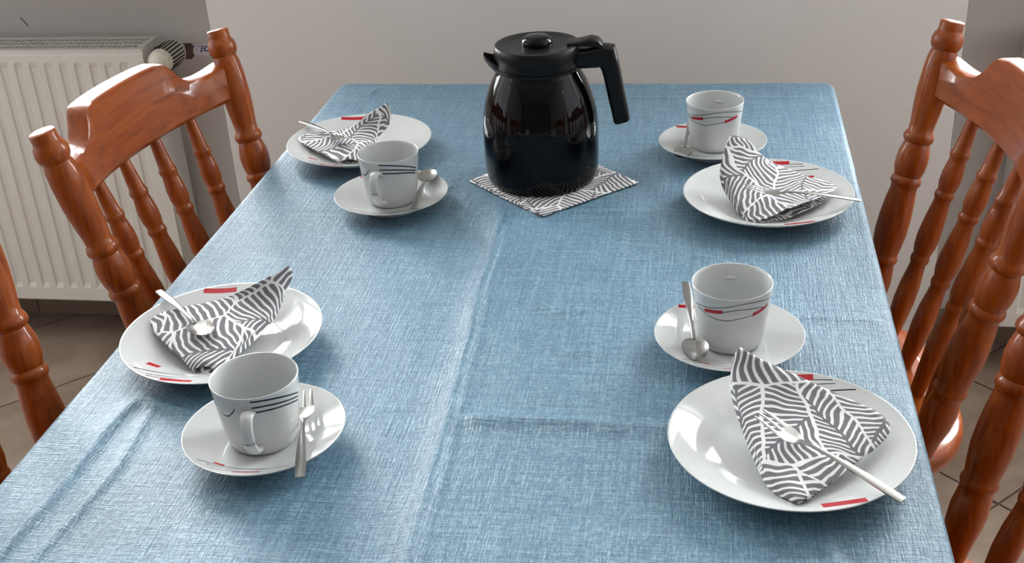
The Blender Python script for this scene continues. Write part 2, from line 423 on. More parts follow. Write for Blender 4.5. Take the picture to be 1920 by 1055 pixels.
# baseboards (ceramic strips)
def baseboard(name, lo, hi, along, step=0.31, start=0.0):
    root = None
    a0, a1 = lo[along], hi[along]; a = a0 - start; first = True
    bm = bmesh.new(); l2 = list(lo); h2 = list(hi); box(bm, l2, h2); o = struct(bm_obj(name, bm, MGROUT))
    k = a
    while k < a1:
        s0, s1 = max(k+0.0012, a0), min(k+step-0.0012, a1)
        if s1-s0 > 0.01:
            l, h = list(lo), list(hi); l[along], h[along] = s0, s1
            d = 1-along
            if name.endswith(('back_left', 'back_right', 'center')): l[d] -= 0.002
            h[2] += 0.002
            box_obj('baseboard_tile', l, h, MBASE, o, 0.0015)
        k += step
    return o
baseboard('baseboard_back_left', (XL, YB-.008, 0), (PX0, YB, 0.074), 0, 0.31, 0.12)
baseboard('baseboard_back_right', (PX1, YB-.008, 0), (XR, YB, 0.074), 0, 0.31, 0.05)
baseboard('baseboard_center', (PX0-.008, PY-.008, 0), (PX1+.008, PY, 0.074), 0, 0.31, 0.1)
# floor tiles, laid diagonally; each one its own piece
def clip(poly, n, d):
    out = []
    for i, p in enumerate(poly):
        q = poly[(i+1) % len(poly)]; a = n[0]*p[0]+n[1]*p[1]-d; b = n[0]*q[0]+n[1]*q[1]-d
        if a <= 0: out.append(p)
        if (a < 0 < b) or (b < 0 < a):
            t = a/(a-b); out.append((p[0]+(q[0]-p[0])*t, p[1]+(q[1]-p[1])*t))
    return out
TS = 0.4385; hh = TS/2 - 0.0032
full = None; ntile = 0
for i in range(-22, 24):
    for j in range(-22, 24):
        u0 = 2.768 + TS*(i+0.5); v0 = 1.715 + TS*(j+0.5)
        cx, cyy = (u0-v0)/2, (u0+v0)/2
        if cx < XL-.22 or cx > XR+.22 or cyy < -1.75 or cyy > YB+.22: continue
        poly = [((du-dv)/2, (du+dv)/2) for du, dv in ((-hh,-hh),(hh,-hh),(hh,hh),(-hh,hh))]
        P = poly
        for n, d in (((1,0), XR-cx), ((-1,0), cx-XL), ((0,1), YB-0.008-cyy), ((0,-1), cyy+1.75)):
            P = clip(P, n, d)
            if len(P) < 3: break
        if len(P) < 3: continue
        area = 0.5*abs(sum(P[k][0]*P[(k+1)%len(P)][1]-P[(k+1)%len(P)][0]*P[k][1] for k in range(len(P))))
        if area < 0.0006: continue
        whole = len(P) == 4 and abs(area-2*hh*hh) < 1e-6
        if whole and full is not None: me = full
        else:
            bm = bmesh.new(); A = sum(P[k][0]*P[(k+1)%len(P)][1]-P[(k+1)%len(P)][0]*P[k][1] for k in range(len(P)))
            if A < 0: P = P[::-1]
            c0 = (sum(p[0] for p in P)/len(P), sum(p[1] for p in P)/len(P))
            lo = [bm.verts.new((x, y, -0.006)) for x, y in P]
            mi = [bm.verts.new((x, y, -0.0012)) for x, y in P]
            tp = [bm.verts.new((c0[0]+(x-c0[0])*0.985, c0[1]+(y-c0[1])*0.985, 0)) for x, y in P]
            nn = len(P)
            for A_, B_ in ((lo, mi), (mi, tp)):
                for k in range(nn): bm.faces.new((A_[k], A_[(k+1)%nn], B_[(k+1)%nn], B_[k]))
            bm.faces.new(tp)
            me = bpy.data.meshes.new('floor_tile'); bm.to_mesh(me); bm.free(); me.materials.append(MTILE)
            if whole: full = me
        o = bpy.data.objects.new('floor_tile', me); COL.objects.link(o); o.parent = floor
        o.location = (cx, cyy, random.uniform(-0.0004, 0.0003)); ntile += 1
print('tiles', ntile)

# ------------------------------------------------------------------ radiators
def radiator(x0, x1, label):
    y0, y1, z0, z1 = 2.23, 2.335, 0.117, 0.712
    r = thing('radiator', label, 'radiator', ((x0+x1)/2, (y0+y1)/2, 0), 0, None)
    ox, oy = (x0+x1)/2, (y0+y1)/2
    # front panel with pressed channels
    n = int((x1-x0-0.05)/0.0338); pitch = 0.0338; st = x1-0.046-(n-1)*pitch if x1 < 0 else x0+0.046
    prof = [(x0, 0), (x0+0.003, -0.003)]
    xs = [x0, x0+.003]
    cuts = []
    for k in range(n):
        c = st + k*pitch
        cuts.append(c)
    yy = lambda on: y0 + (0.0055 if on else 0.0)
    za, zb = z0+0.040, z1-0.032
    zrows = [z0, z0+0.004, za-0.006, za+0.006, zb-0.006, zb+0.006, z1-0.012, z1-0.003]
    cols = [(x0, 0), (x0+0.014, 0)]
    for c in cuts: cols += [(c-0.010, 0), (c-0.0065, 1), (c+0.0065, 1), (c+0.010, 0)]
    cols += [(x1-0.014, 0), (x1, 0)]
    verts, faces = [], []
    for j, z in enumerate(zrows):
        inner = j in (3, 4)
        for x, g in cols:
            y = y0 + (0.0036 if (g and inner) else 0)
            if j == 0: y = y0+0.004
            if j == 7: y = y0+0.002
            verts.append((x-ox, y-oy, z))
    nc = len(cols)
    for j in range(len(zrows)-1):
        for i in range(nc-1): faces.append((j*nc+i, j*nc+i+1, (j+1)*nc+i+1, (j+1)*nc+i))
    mesh_obj('front_panel', verts, faces, MENAMEL, r, smooth=False)
    bm = bmesh.new(); box(bm, (x0+.004-ox, y0+.012-oy, z0+.01), (x1-.004-ox, y1-.006-oy, z1-.055)); bm_obj('convector_core', bm, MDARK, r, smooth=False)
    for a, b in ((x0-.001, x0+.004), (x1-.004, x1+.001)):
        box_obj('side_cover', (a-ox, y0+.003-oy, z0+.004), (b-ox, y1-oy, z1), MENAMEL, r, 0.0015)
    bm = bmesh.new(); box(bm, (x0-ox, y1-.006-oy, z0), (x1-ox, y1-oy, z1-.02)); bm_obj('back_panel', bm, MENAMEL, r)
    # top grille: two rims and slanting slats
    bm = bmesh.new()
    box(bm, (x0-ox, y0+.001-oy, z1-.016), (x1-ox, y0+.020-oy, z1), 0.002)
    box(bm, (x0-ox, y1-.016-oy, z1-.012), (x1-ox, y1-oy, z1), 0.002)
    box(bm, (x0-ox, y0-oy+.02, z1-.012), (x0+.018-ox, y1-oy-.016, z1), 0.0)
    box(bm, (x1-.018-ox, y0-oy+.02, z1-.012), (x1-ox, y1-oy-.016, z1), 0.0)
    bm_obj('grille_frame', bm, MENAMEL, r)
    bm = bmesh.new(); k = x0+0.02
    ya, yb = y0+.02, y1-.016
    while k < x1-0.035:
        for q in range(3):
            a = ya+(yb-ya)*q/3+0.003; b = ya+(yb-ya)*(q+1)/3-0.001
            dx = 0.010
            v = [bm.verts.new(p) for p in ((k+dx*q/3-ox, a-oy, z1-.002), (k+.0036+dx*q/3-ox, a-oy, z1-.002), (k+.0036+dx*(q+1)/3-ox, b-oy, z1-.002), (k+dx*(q+1)/3-ox, b-oy, z1-.002))]
            v2 = [bm.verts.new(p.co-Vector((0, 0, .006))) for p in v]
            bm.faces.new(v); bm.faces.new(v2[::-1])
            for e in range(4): bm.faces.new((v[e], v2[e], v2[(e+1)%4], v[(e+1)%4]))
        k += 0.0105
    for q in (1, 2):
        yq = ya+(yb-ya)*q/3+.001
        box(bm, (x0+.018-ox, yq-.0015-oy, z1-.006), (x1-.018-ox, yq+.0015-oy, z1-.001))
    g = bm_obj('grille_slats', bm, MENAMEL, r, smooth=False, sharp=None); g['kind'] = 'stuff'
    for xb in (x0+.18, x1-.18):
        box_obj('bracket', (xb-.015-ox, y1-oy, z0+.05), (xb+.015-ox, YB-oy, z1-.08), MENAMEL, r)
    return r
radiator(-2.30, -1.148, 'white panel radiator with vent grille in the left wall niche')
radiator(0.588, 1.76, 'white panel radiator in the right wall niche behind the chairs')
# thermostatic valve of the left radiator
v = thing('radiator_valve', 'cream slotted thermostat head on a dark brass valve beside left radiator', 'valve', (-1.10, 2.29, 0.69))
bm = bmesh.new()
lathe_path(bm, [(Vector((-0.049, 0, 0)), .010), (Vector((-.03, 0, 0)), .010), (Vector((-.03, 0, 0)), .0145), (Vector((-.018, 0, 0)), .0145), (Vector((-.018, 0, 0)), .013), (Vector((.012, 0, 0)), .013),
                (Vector((.014, 0, 0)), .0165), (Vector((.031, 0, 0)), .0165), (Vector((.034, 0, 0)), .012), (Vector((.040, 0, 0)), .010)], 20)
bm_obj('valve_body', bm, MBRASS, v)
bm = bmesh.new(); lathe_path(bm, [(Vector((0, y, 0)), r) for y, r in ((0.012, .014), (-.004, .014), (-.004, .017), (-.012, .017), (-.014, .013))], 20); bm_obj('collar', bm, MBRASS, v)
bm = bmesh.new()
hp = [(-.008, .020), (-.010, .0255), (-.016, .0272), (-.082, .0250), (-.088, .0235), (-.093, .0215), (-.094, .0175), (-.100, .0150), (-.104, .0090), (-.105, .001)]
lathe_path(bm, [(Vector((0, y, .004)), r) for y, r in hp], 40); hd = bm_obj('thermostat_head', bm, MVALVE, v)
for k in range(22):
    a = 2*PI*k/22
    bm = bmesh.new(); box(bm, (-.0017, -.078, .0242), (.0017, -.022, .0272))
    sl = bm_obj('slot', bm, MSLOT, hd); sl.location = (0, 0, .004); sl.rotation_euler = (0, a, 0)
bm = bmesh.new()
for k in range(24):
    a = 2*PI*k/24; box(bm, (-.001+.0225*math.cos(a), -.0925, .004-.001+.0222*math.sin(a)), (.001+.0225*math.cos(a), -.086, .004+.001+.0225*math.sin(a)))
bm_obj('grip_ridge', bm, MVALVE, hd)
pp = thing('heating_pipe', 'pale heating pipe with white printed wrap running into the pier', 'pipe', (-1.00, 2.29, 0.69))
bm = bmesh.new(); lathe_path(bm, [(Vector((-.064, 0, 0)), .0095), (Vector((.058, 0, 0)), .0095)], 24); bm_obj('pipe', bm, MPIPE, pp)
bm = bmesh.new(); lathe_path(bm, [(Vector((-.058, 0, 0)), .0112), (Vector((-.0575, 0, 0)), .0122), (Vector((.03, 0, 0)), .0122), (Vector((.0305, 0, 0)), .0112)], 24); wrap = bm_obj('wrap', bm, MTAPE, pp)
tc = bpy.data.curves.new('wrap_text', 'FONT'); tc.body = 'VEC'; tc.size = 0.0165; tc.extrude = 0.0002; tc.align_x = 'CENTER'; tc.align_y = 'CENTER'; tc.space_character = 1.15; tc.offset = 0.0006
to = bpy.data.objects.new('tmp_text', tc); COL.objects.link(to)
dg = bpy.context.evaluated_depsgraph_get(); tm = bpy.data.meshes.new_from_object(to.evaluated_get(dg)); bpy.data.objects.remove(to)
bm = bmesh.new(); bm.from_mesh(tm)
for vv in bm.verts:                                            # wrap the letters round the pipe, facing the room and up
    a = math.radians(38)+vv.co.y/0.0124; rr = 0.0124+vv.co.z
    vv.co = Vector((vv.co.x-.040, -rr*math.cos(a), rr*math.sin(a)))
tm2 = bpy.data.meshes.new('lettering'); bm.to_mesh(tm2); bm.free(); finish('lettering', tm2, MINK, wrap, smooth=False)

# ------------------------------------------------------------------ chairs
LEAN, ZS = 0.2124, 0.512
def cw(z): return 0.1524 + (0.2084-0.1524)*(z-0.45)/0.5
def bow(y, z):
    return 0.048*max(0.0, 1-(y/0.2)**2)**0.85
def back_x(y, z): return -LEAN*(z-0.45) - bow(y, z)
def make_chair(label):
    t = thing('dining_chair', label, 'chair', group='turned pine chairs around the table')
    # seat: rounded slab
    out = []
    for k in range(64):
        a = 2*PI*k/64; c, s_ = math.cos(a), math.sin(a); e = 2/3.2
        x = abs(c)**e*(1 if c > 0 else -1); y = abs(s_)**e*(1 if s_ > 0 else -1)
        hw = 0.205 if x > 0 else 0.205-0.02*(-x)
        out.append((0.105+0.195*x, hw*y))
    bm = bmesh.new(); rings = []
    for sc, z in ((0.90, ZS-.040), (0.965, ZS-.036), (0.995, ZS-.024), (1.0, ZS-.014), (0.99, ZS-.005), (0.965, ZS), (0.85, ZS+.0002), (0.6, ZS-.002), (0.3, ZS-.003)):
        rings.append([bm.verts.new((0.105+(x-0.105)*sc, y*sc, z)) for x, y in out])
    for A, B in zip(rings, rings[1:]):
        for k in range(64): bm.faces.new((A[k], A[(k+1)%64], B[(k+1)%64], B[k]))
    bm.faces.new(rings[0]); bm.faces.new(rings[-1]); bm_obj('seat', bm, MWH, t, sharp=50)
    # back posts
    PP = [(.9325, .006), (.932, .0142), (.9305, .0158), (.922, .0155), (.9185, .0162), (.915, .0188), (.908, .0207), (.901, .0200), (.8965, .0178), (.8945, .0163), (.8925, .0172),
          (.885, .0190), (.868, .0203), (.840, .0206), (.815, .0188), (.797, .0168), (.787, .0164), (.7845, .0185), (.780, .0203), (.776, .0203), (.7735, .0185), (.771, .0168), (.767, .0182),
          (.757, .0208), (.747, .0215), (.736, .0208), (.7275, .0185), (.7255, .0176), (.7225, .0198), (.719, .0208), (.715, .0203), (.7125, .0180), (.706, .0178), (.692, .0198), (.668, .0218),
          (.645, .0219), (.625, .0196), (.6135, .0176), (.611, .0190), (.607, .0200), (.603, .0190), (.6005, .0172), (.592, .0182), (.575, .0200), (.557, .0192), (.535, .0160), (.515, .0138), (.490, .0130)]
    for s_ in (1, -1):
        bm = bmesh.new(); lathe_path(bm, [(Vector((-LEAN*(z-.45), s_*cw(z), z)), r) for z, r in PP], 28)
        bm_obj('back_post', bm, MWV, t, sharp=48)
    # crest rail: scooped outline, bowed backward
    half = [(0.0, .920), (.06, .920), (.084, .919), (.094, .915), (.101, .905), (.110, .893), (.120, .885), (.135, .881), (.155, .880), (.175, .883), (.196, .889)]
    def top(y):
        y = abs(y)
        for (a, za), (b, zb) in zip(half, half[1:]):
            if a <= y <= b: return za+(zb-za)*smooth(a, b, y) if False else za+(zb-za)*(y-a)/(b-a)
        return half[-1][1]
    def bot(y): return .835 - .006*max(0, 1-(y/.185)**2)
    ys = sorted({s_*y for y in [0, .02, .04, .055, .068, .078, .086, .091, .095, .099, .103, .107, .112, .116, .12, .13, .14, .15, .16, .172, .184, .193] for s_ in (1, -1)})
    bm = bmesh.new(); secs = []; TH = 0.0165
    for y in ys:
        zt, zb = top(y), bot(y); b = 0.0065; sec = []
        for dx, z in ((TH, zb+b), (TH, (zb+zt)/2), (TH, zt-b), (TH-.0018, zt-.0018), (TH-b, zt), (-TH+b, zt), (-TH+.0018, zt-.0018), (-TH, zt-b), (-TH, (zb+zt)/2), (-TH, zb+b), (-TH+b, zb), (TH-b, zb)):
            sec.append(bm.verts.new((back_x(y, z)+dx, y, z)))
        secs.append(sec)
    for A, B in zip(secs, secs[1:]):
        for k in range(12): bm.faces.new((A[k], A[(k+1)%12], B[(k+1)%12], B[k]))
    bm.faces.new(secs[0]); bm.faces.new(secs[-1]); bm_obj('crest_rail', bm, MWH, t, sharp=40)
    # spindles
    SP = [(.850, .0075), (.825, .0080), (.800, .0098), (.789, .0106), (.787, .0118), (.783, .0128), (.779, .0118), (.777, .0108), (.771, .0118), (.757, .0137), (.744, .0134), (.735, .0114), (.733, .0112),
          (.731, .0124), (.7275, .0130), (.724, .0124), (.722, .0110), (.715, .0112), (.695, .0135), (.670, .0152), (.655, .0142), (.645, .0116), (.643, .0112), (.641, .0122), (.637, .0126), (.633, .0118), (.631, .0104), (.622, .0110), (.600, .0135),
          (.575, .0142), (.545, .0122), (.520, .0100), (.495, .0095)]
    for y0 in (-.114, -.038, .038, .114):
        yb = y0*0.86
        pts = []
        for z, r in SP:
            f = (z-ZS)/(.84-ZS); y = yb+(y0-yb)*f
            pts.append((Vector((-LEAN*(z-.45)-bow(y0, z)*(0.55+0.45*f), y, z)), r))
        bm = bmesh.new(); lathe_path(bm, pts, 18); bm_obj('spindle', bm, MWV, t, sharp=48)
    # legs and stretchers
    def turned(p0, p1, prof):
        bm = bmesh.new(); a, b = Vector(p0), Vector(p1); lathe_path(bm, [(a+(b-a)*f, r) for f, r in prof], 18); return bm
    LP = [(0, .011), (.02, .013), (.10, .018), (.25, .020), (.33, .016), (.34, .020), (.37, .020), (.38, .016), (.42, .017), (.60, .022), (.74, .019), (.77, .015), (.78, .020), (.81, .020), (.82, .015), (.90, .016), (1, .015)]
    feet = {}
    for sx, xt, xb in ((1, .235, .29), (-1, .0, -.07)):
        for s_ in (1, -1):
            p0, p1 = (xb, s_*.185, 0), (xt, s_*.135, ZS-.03); feet[(sx, s_)] = (Vector(p0), Vector(p1))
            bm_obj('leg', turned(p0, p1, LP), MWV, t, sharp=48)
    TP = [(0, .008), (.15, .010), (.4, .013), (.47, .010), (.5, .014), (.53, .010), (.6, .013), (.85, .010), (1, .008)]
    at_ = lambda k, z: feet[k][0]+(feet[k][1]-feet[k][0])*(z/(ZS-.03))
    for s_ in (1, -1): bm_obj('stretcher', turned(at_((1, s_), .20), at_((-1, s_), .20), TP), MWH, t, sharp=48)
    a = (at_((1, 1), .20)+at_((-1, 1), .20))/2; b = (at_((1, -1), .20)+at_((-1, -1), .20))/2
    bm_obj('stretcher', turned(a, b, TP), MWH, t, sharp=48)
    bm_obj('stretcher', turned(at_((1, 1), .30), at_((1, -1), .30), TP), MWH, t, sharp=48)
    return t
ch = make_chair('orange-brown turned wooden chair at left, its scooped backrest whole in view beside the radiator')
ch.location = (-.625, 1.378, 0); ch.rotation_euler = (0, 0, -.130)
GC = 'turned pine chairs around the table'
dup(ch, (-.683, .824, 0), -.071, 'orange-brown wooden chair at the near left edge, only one turned post in view', GC)
dup(ch, (.232, 1.387, 0), 3.248, 'orange-brown turned wooden chair at far right with its scooped crest rail in view', GC)
dup(ch, (.254, .877, 0), 3.160, 'orange-brown wooden chair at the near right corner beside the fork plate, rail out of view', GC)

# ------------------------------------------------------------------ table and cloth
TX0, TX1, TY0, TY1, TZ = -0.6252, 0.1973, 0.42, 1.901, 0.75
tb = thing('dining_table', 'rectangular wooden dining table hidden under the blue tablecloth', 'table', ((TX0+TX1)/2, (TY0+TY1)/2, 0))
ox, oy = tb.location.x, tb.location.y
box_obj('tabletop', (TX0+.004-ox, TY0+.004-oy, .722), (TX1-.004-ox, TY1-.004-oy, TZ-.0016), MTABLE, tb, 0.004)
for a, b in (((TX0+.09, TY0+.06), (TX1-.09, TY0+.08)), ((TX0+.09, TY1-.08), (TX1-.09, TY1-.06)), ((TX0+.07, TY0+.09), (TX0+.09, TY1-.09)), ((TX1-.09, TY0+.09), (TX1-.07, TY1-.09))):
    box_obj('apron', (a[0]-ox, a[1]-oy, .635), (b[0]-ox, b[1]-oy, .7215), MTABLE, tb, 0.002)
for x in (TX0+.08, TX1-.08):
    for y in (TY0+.07, TY1-.07):
        bm = bmesh.new(); n = 4
        lathe_path(bm, [(Vector((x-ox, y-oy, z)), r) for z, r in ((0, .018), (.02, .022), (.30, .030), (.52, .034), (.56, .026), (.58, .034), (.635, .036), (.7215, .036))], 20)
        bm_obj('leg', bm, MWV, tb)

def seg_d(p, a, b):
    ax, ay = a; bx, by = b; dx, dy = bx-ax, by-ay; L2 = dx*dx+dy*dy
    t = max(0, min(1, ((p[0]-ax)*dx+(p[1]-ay)*dy)/L2)); qx, qy = ax+dx*t, ay+dy*t
    side = 1 if (dx*(p[1]-ay)-dy*(p[0]-ax)) > 0 else -1
    return math.hypot(p[0]-qx, p[1]-qy)*side, t
FOLDS = [  # polyline, height, near width, far width, kind
    ([(-.262, 1.40), (-.251, 1.299), (-.248, 1.168), (-.240, 1.045), (-.234, .926), (-.229, .80), (-.225, .70), (-.221, .55)], .0030, .0045, .016),
    ([(-.640, 1.367), (-.465, 1.370), (-.261, 1.380), (-.057, 1.393), (.195, 1.394)], .0011, .003, .006),
    ([(-.232, .913), (-.155, .916), (-.065, .913), (-.02, .911)], .0042, .005, .014),
    ([(-.552, .930), (-.560, .866), (-.560, .791), (-.566, .717), (-.572, .60)], .0034, .005, .011),
    ([(-.530, .910), (-.523, .81), (-.528, .748), (-.537, .683), (-.545, .58)], .0024, .004, .009),
    ([(-.552, .930), (-.50, .905), (-.455, .893)], .0026, .004, .010),
    ([(.05, 1.132), (.122, 1.128), (.189, 1.121)], .0016, .003, .006),
    ([(.098, .775), (.112, .73), (.118, .65)], .0024, .004, .010),
    ([(-.604, 1.828), (-.2, 1.8265), (.19, 1.825)], .0009, .002, .004),
    ([(-.19, 1.14), (-.155, 1.125), (-.12, 1.128)], .0016, .004, .007),
    ([(-.165, 1.055), (-.13, 1.04), (-.10, 1.042)], .0014, .004, .007),
    ([(-.015, 1.27), (.03, 1.25)], .0014, .004, .007), ([(-.56, 1.83), (-.553, 1.875)], .0018, .003, .005),
    ([(-.10, 1.325), (-.095, 1.26)], .0012, .004, .007), ([(-.335, 1.47), (-.40, 1.36)], .0016, .006, .012),
]
def cloth_h(x, y):
    h = 0.0
    for pl, H, wn, wf in FOLDS:
        best = None; n = len(pl)-1
        for i in range(n):
            d, t = seg_d((x, y), pl[i], pl[i+1])
            if best is None or abs(d) < abs(best[0]): best = (d, (i+t)/n)
        d, f = best
        if abs(d) > 0.05: continue
        w = wn if d > 0 else wf
        h += (2.2 if pl[0] == (-.262, 1.40) else 1.5)*H*math.exp(-abs(d/w)**1.6)*min(1, f*9+.12, (1-f)*9+.12)
    h += 0.0005*math.sin(x*23+1.3*math.sin(y*9))*math.sin(y*17+x*4) + 0.0003*math.sin(x*61+y*37)
    return max(h, -0.0006)
RC = 0.022; RB = 0.007; HANG = 0.15
def cloth_pt(s, t):
    ix0, ix1, iy0, iy1 = TX0+RC, TX1-RC, TY0+RC, TY1-RC
    cx, cyy = min(max(s, ix0), ix1), min(max(t, iy0), iy1)
    dx, dy = s-cx, t-cyy; d = math.hypot(dx, dy)
    lim = RC-RB
    if d <= lim: return Vector((s, t, TZ+cloth_h(s, t)))
    nx, ny = dx/d, dy/d; e = d-lim; arc = RB*PI/2
    per = s*1.0+t*1.0
    if e < arc:
        a = e/RB; off = RB*math.sin(a); z = -RB*(1-math.cos(a))
    else:
        q = e-arc; off = RB - 0.055*q*smooth(.02, .07, q)/.15*1.2 - 0.010*smooth(.02, .1, q) + 0.006*smooth(.01, .12, q)*math.sin(per*19)*(1 if ny < 0.5 and abs(nx) < .9 else .25); z = -RB-q
    x, y = cx+nx*(lim+off), cyy+ny*(lim+off)
    return Vector((x, y, TZ+z+cloth_h(min(max(s, TX0), TX1), min(max(t, TY0), TY1))*max(0, 1-e/.02)))
def axis(a, b, step):
    v = []; k = a-HANG
    edge = [a-.012, a-.008, a-.004, a, a+.004, a+.008, a+.012, a+.018]
    v += [a-HANG+i*(HANG-.012)/9 for i in range(9)] + edge
    n = int((b-a-.036)/step); v += [a+.018+i*(b-a-.036)/n for i in range(1, n)]
    v += [a+b-q for q in edge[::-1]] + [b+.012+i*(HANG-.012)/9 for i in range(1, 10)]
    return v
gx, gy = axis(TX0, TX1, .0042), axis(TY0, TY1, .0046)
verts = [cloth_pt(x, y) for y in gy for x in gx]; nx = len(gx)
faces = [(j*nx+i, j*nx+i+1, (j+1)*nx+i+1, (j+1)*nx+i) for j in range(len(gy)-1) for i in range(nx-1)]
cloth = mesh_obj('tablecloth', verts, faces, MCLOTH)
sm = cloth.modifiers.new('thickness', 'SOLIDIFY'); sm.thickness = 0.0009; sm.offset = -1
tag(cloth, 'light blue slub-woven tablecloth with pressed fold lines over the table', 'tablecloth')

# ------------------------------------------------------------------ crockery
Z0 = TZ + 0.0012
PR = 0.105
PLATE_IN = [(0, .0052), (.03, .0052), (.054, .0053), (.060, .0062), (.066, .0086), (.074, .0122), (.082, .0155), (.088, .0175), (.096, .0198), (.1035, .0219), (.105, .0226)]
def plate_z(r):
    for (a, za), (b, zb) in zip(PLATE_IN, PLATE_IN[1:]):
        if r <= b: return za+(zb-za)*(r-a)/(b-a)
    return PLATE_IN[-1][1]
PLATE = PLATE_IN + [(.1055, .0222), (.1050, .0212), (.094, .0146), (.082, .0095), (.070, .0055), (.064, .0035), (.0615, .0005), (.0600, 0), (.0585, .0005), (.057, .0022), (0, .0022)]
SAUCER_IN = [(0, .0062), (.027, .0062), (.0295, .0066), (.036, .0080), (.048, .0118), (.060, .0160), (.0732, .0206), (.0742, .0211)]
SAUCER = SAUCER_IN + [(.0747, .0208), (.0742, .0198), (.060, .0128), (.048, .0086), (.040, .0048), (.0385, .0004), (.0372, 0), (.036, .0004), (.0345, .0028), (0, .0028)]
def lathe_mesh(name, prof, n=96):
    bm = bmesh.new(); lathe_z(bm, prof, n); bmesh.ops.recalc_face_normals(bm, faces=bm.faces)
    me = bpy.data.meshes.new(name); bm.to_mesh(me); bm.free(); me.shade_smooth(); return me
me_plate = lathe_mesh('dessert_plate', PLATE); me_plate.materials.append(MPLATE)
me_saucer = lathe_mesh('saucer', SAUCER); me_saucer.materials.append(MSAUCER)
PLATES = {'bl': (-.5022, 1.5789, PI, 'white plate at the back left holding a folded napkin and fork, behind a cup'),
          'br': (.0756, 1.4073, 0, 'white plate at the back right with red and black marks, tall folded napkin on it'),
          'fl': (-.5003, 1.0241, PI+.03, 'white plate at the front left holding a folded napkin and spoon'),
          'fr': (.0762, .8779, .05, 'white plate at the front right, largest in view, with napkin and cake fork')}
for k, (x, y, rz, lab) in PLATES.items():
    o = bpy.data.objects.new('dessert_plate', me_plate); COL.objects.link(o); o.location = (x, y, Z0); o.rotation_euler = (0, 0, rz)
    tag(o, lab, 'plate', 'white dessert plates with red and black marks')
SAUCERS = {'bl': (-.4083, 1.393, 0.05, 'white saucer at back left under the cup, with a shining spoon bowl'),
           'br': (.006, 1.5877, 0, 'white saucer at the far right end under the farthest red-marked cup'),
           'mr': (.0254, 1.0545, 0, 'white saucer at middle right under a red-marked cup, spoon leaning across it'),
           'fl': (-.3957, .8568, 0, 'white saucer at front left under the nearest cup, small fork across it')}
for k, (x, y, rz, lab) in SAUCERS.items():
    o = bpy.data.objects.new('saucer', me_saucer); COL.objects.link(o); o.location = (x, y, Z0); o.rotation_euler = (0, 0, rz)
    tag(o, lab, 'saucer', 'white saucers under the cups')
# cups: body (outside and inside) and an ear handle
CUPP = [(0, .0030), (.024, .0030), (.0262, .0022), (.0268, 0), (.0285, 0), (.0300, .0018), (.0316, .0050), (.0332, .0110), (.0350, .0230), (.0369, .0380), (.0384, .0520), (.0396, .0640), (.0400, .0672), (.0396, .0680), (.0388, .0676),
        (.0382, .0640), (.0369, .0520), (.0353, .0380), (.0334, .0230), (.0314, .0120), (.0290, .0072), (.024, .0056), (0, .0052)]
me_cup = lathe_mesh('cup_body', CUPP); me_cup.materials.append(MCUP); me_cup.materials.append(MCUPH)
for p in me_cup.polygons:
    if p.normal.x*p.center.x+p.normal.y*p.center.y < 0 or p.center.z > .0672 or p.center.z < .003: p.material_index = 1
bm = bmesh.new()
hpts = crom([(.0368, 0, .0500), (.0430, 0, .0545), (.0505, 0, .0530), (.0550, 0, .0440), (.0535, 0, .0310), (.0465, 0, .0190), (.0395, 0, .0130), (.0325, 0, .0110)], 6)
tube(bm, hpts, [.0070-.0016*math.sin(PI*i/(len(hpts)-1)) for i in range(len(hpts))], 14, 0.52, Vector((0, 0, 1)) if False else None)
bmesh.ops.recalc_face_normals(bm, faces=bm.faces)
me_handle = bpy.data.meshes.new('cup_handle'); bm.to_mesh(me_handle); bm.free(); me_handle.shade_smooth(); me_handle.materials.append(MCUPH)
CUPS = {'bl': (-.409, 1.399, math.radians(-98), 'white coffee cup at back left, black lines and handle toward the viewer'),
        'br': (.008, 1.599, math.radians(81), 'white coffee cup at the far right end with two red bars'),
        'mr': (.027, 1.062, math.radians(91), 'white coffee cup at middle right with wavy black lines and red bars'),
        'fl': (-.398, .859, math.radians(-80), 'white coffee cup at front left, nearest cup, black lines beside its handle')}
for k, (x, y, rz, lab) in CUPS.items():
    c = thing('coffee_cup', lab, 'cup', (x, y, Z0+.0066), rz, 'white coffee cups on saucers')
    for nm, me in (('cup_body', me_cup), ('handle', me_handle)):
        o = bpy.data.objects.new(nm, me); COL.objects.link(o); o.parent = c

# ------------------------------------------------------------------ coffee pot on its napkin
pot = thing('coffee_pot', 'black coffee pot with lid and strap handle on a folded napkin', 'pot', (-.2216, 1.492, TZ+.0034))
BODY = [(0, 0), (.066, 0), (.0705, .0012), (.0735, .005), (.0755, .012), (.0766, .022), (.0772, .045), (.0772, .070), (.0768, .082), (.0752, .096), (.0722, .110), (.0678, .124), (.0622, .138), (.0565, .149), (.0533, .155), (.0525, .160), (.0522, .170), (.045, .171), (0, .171)]
bm = bmesh.new(); lathe_z(bm, BODY, 128); bm_obj('glass_body', bm, MPOT, pot, sharp=60)
bm = bmesh.new(); lathe_z(bm, [(0, .158), (.0535, .158), (.0545, .160), (.0548, .168), (.0556, .1695), (.0566, .172), (.0566, .178), (.0562, .1835), (.0545, .1862), (.050, .1868), (.046, .1852), (.030, .1846), (0, .1846)], 96)
lid = bm_obj('lid', bm, MPLAST, pot, sharp=40)
bm = bmesh.new(); lathe_z(bm, [(0, .1835), (.0205, .1835), (.0205, .1885), (.0192, .1925), (.0150, .1955), (.008, .1968), (0, .1970)], 48); bm_obj('lid_knob', bm, MPOT, lid, sharp=50)
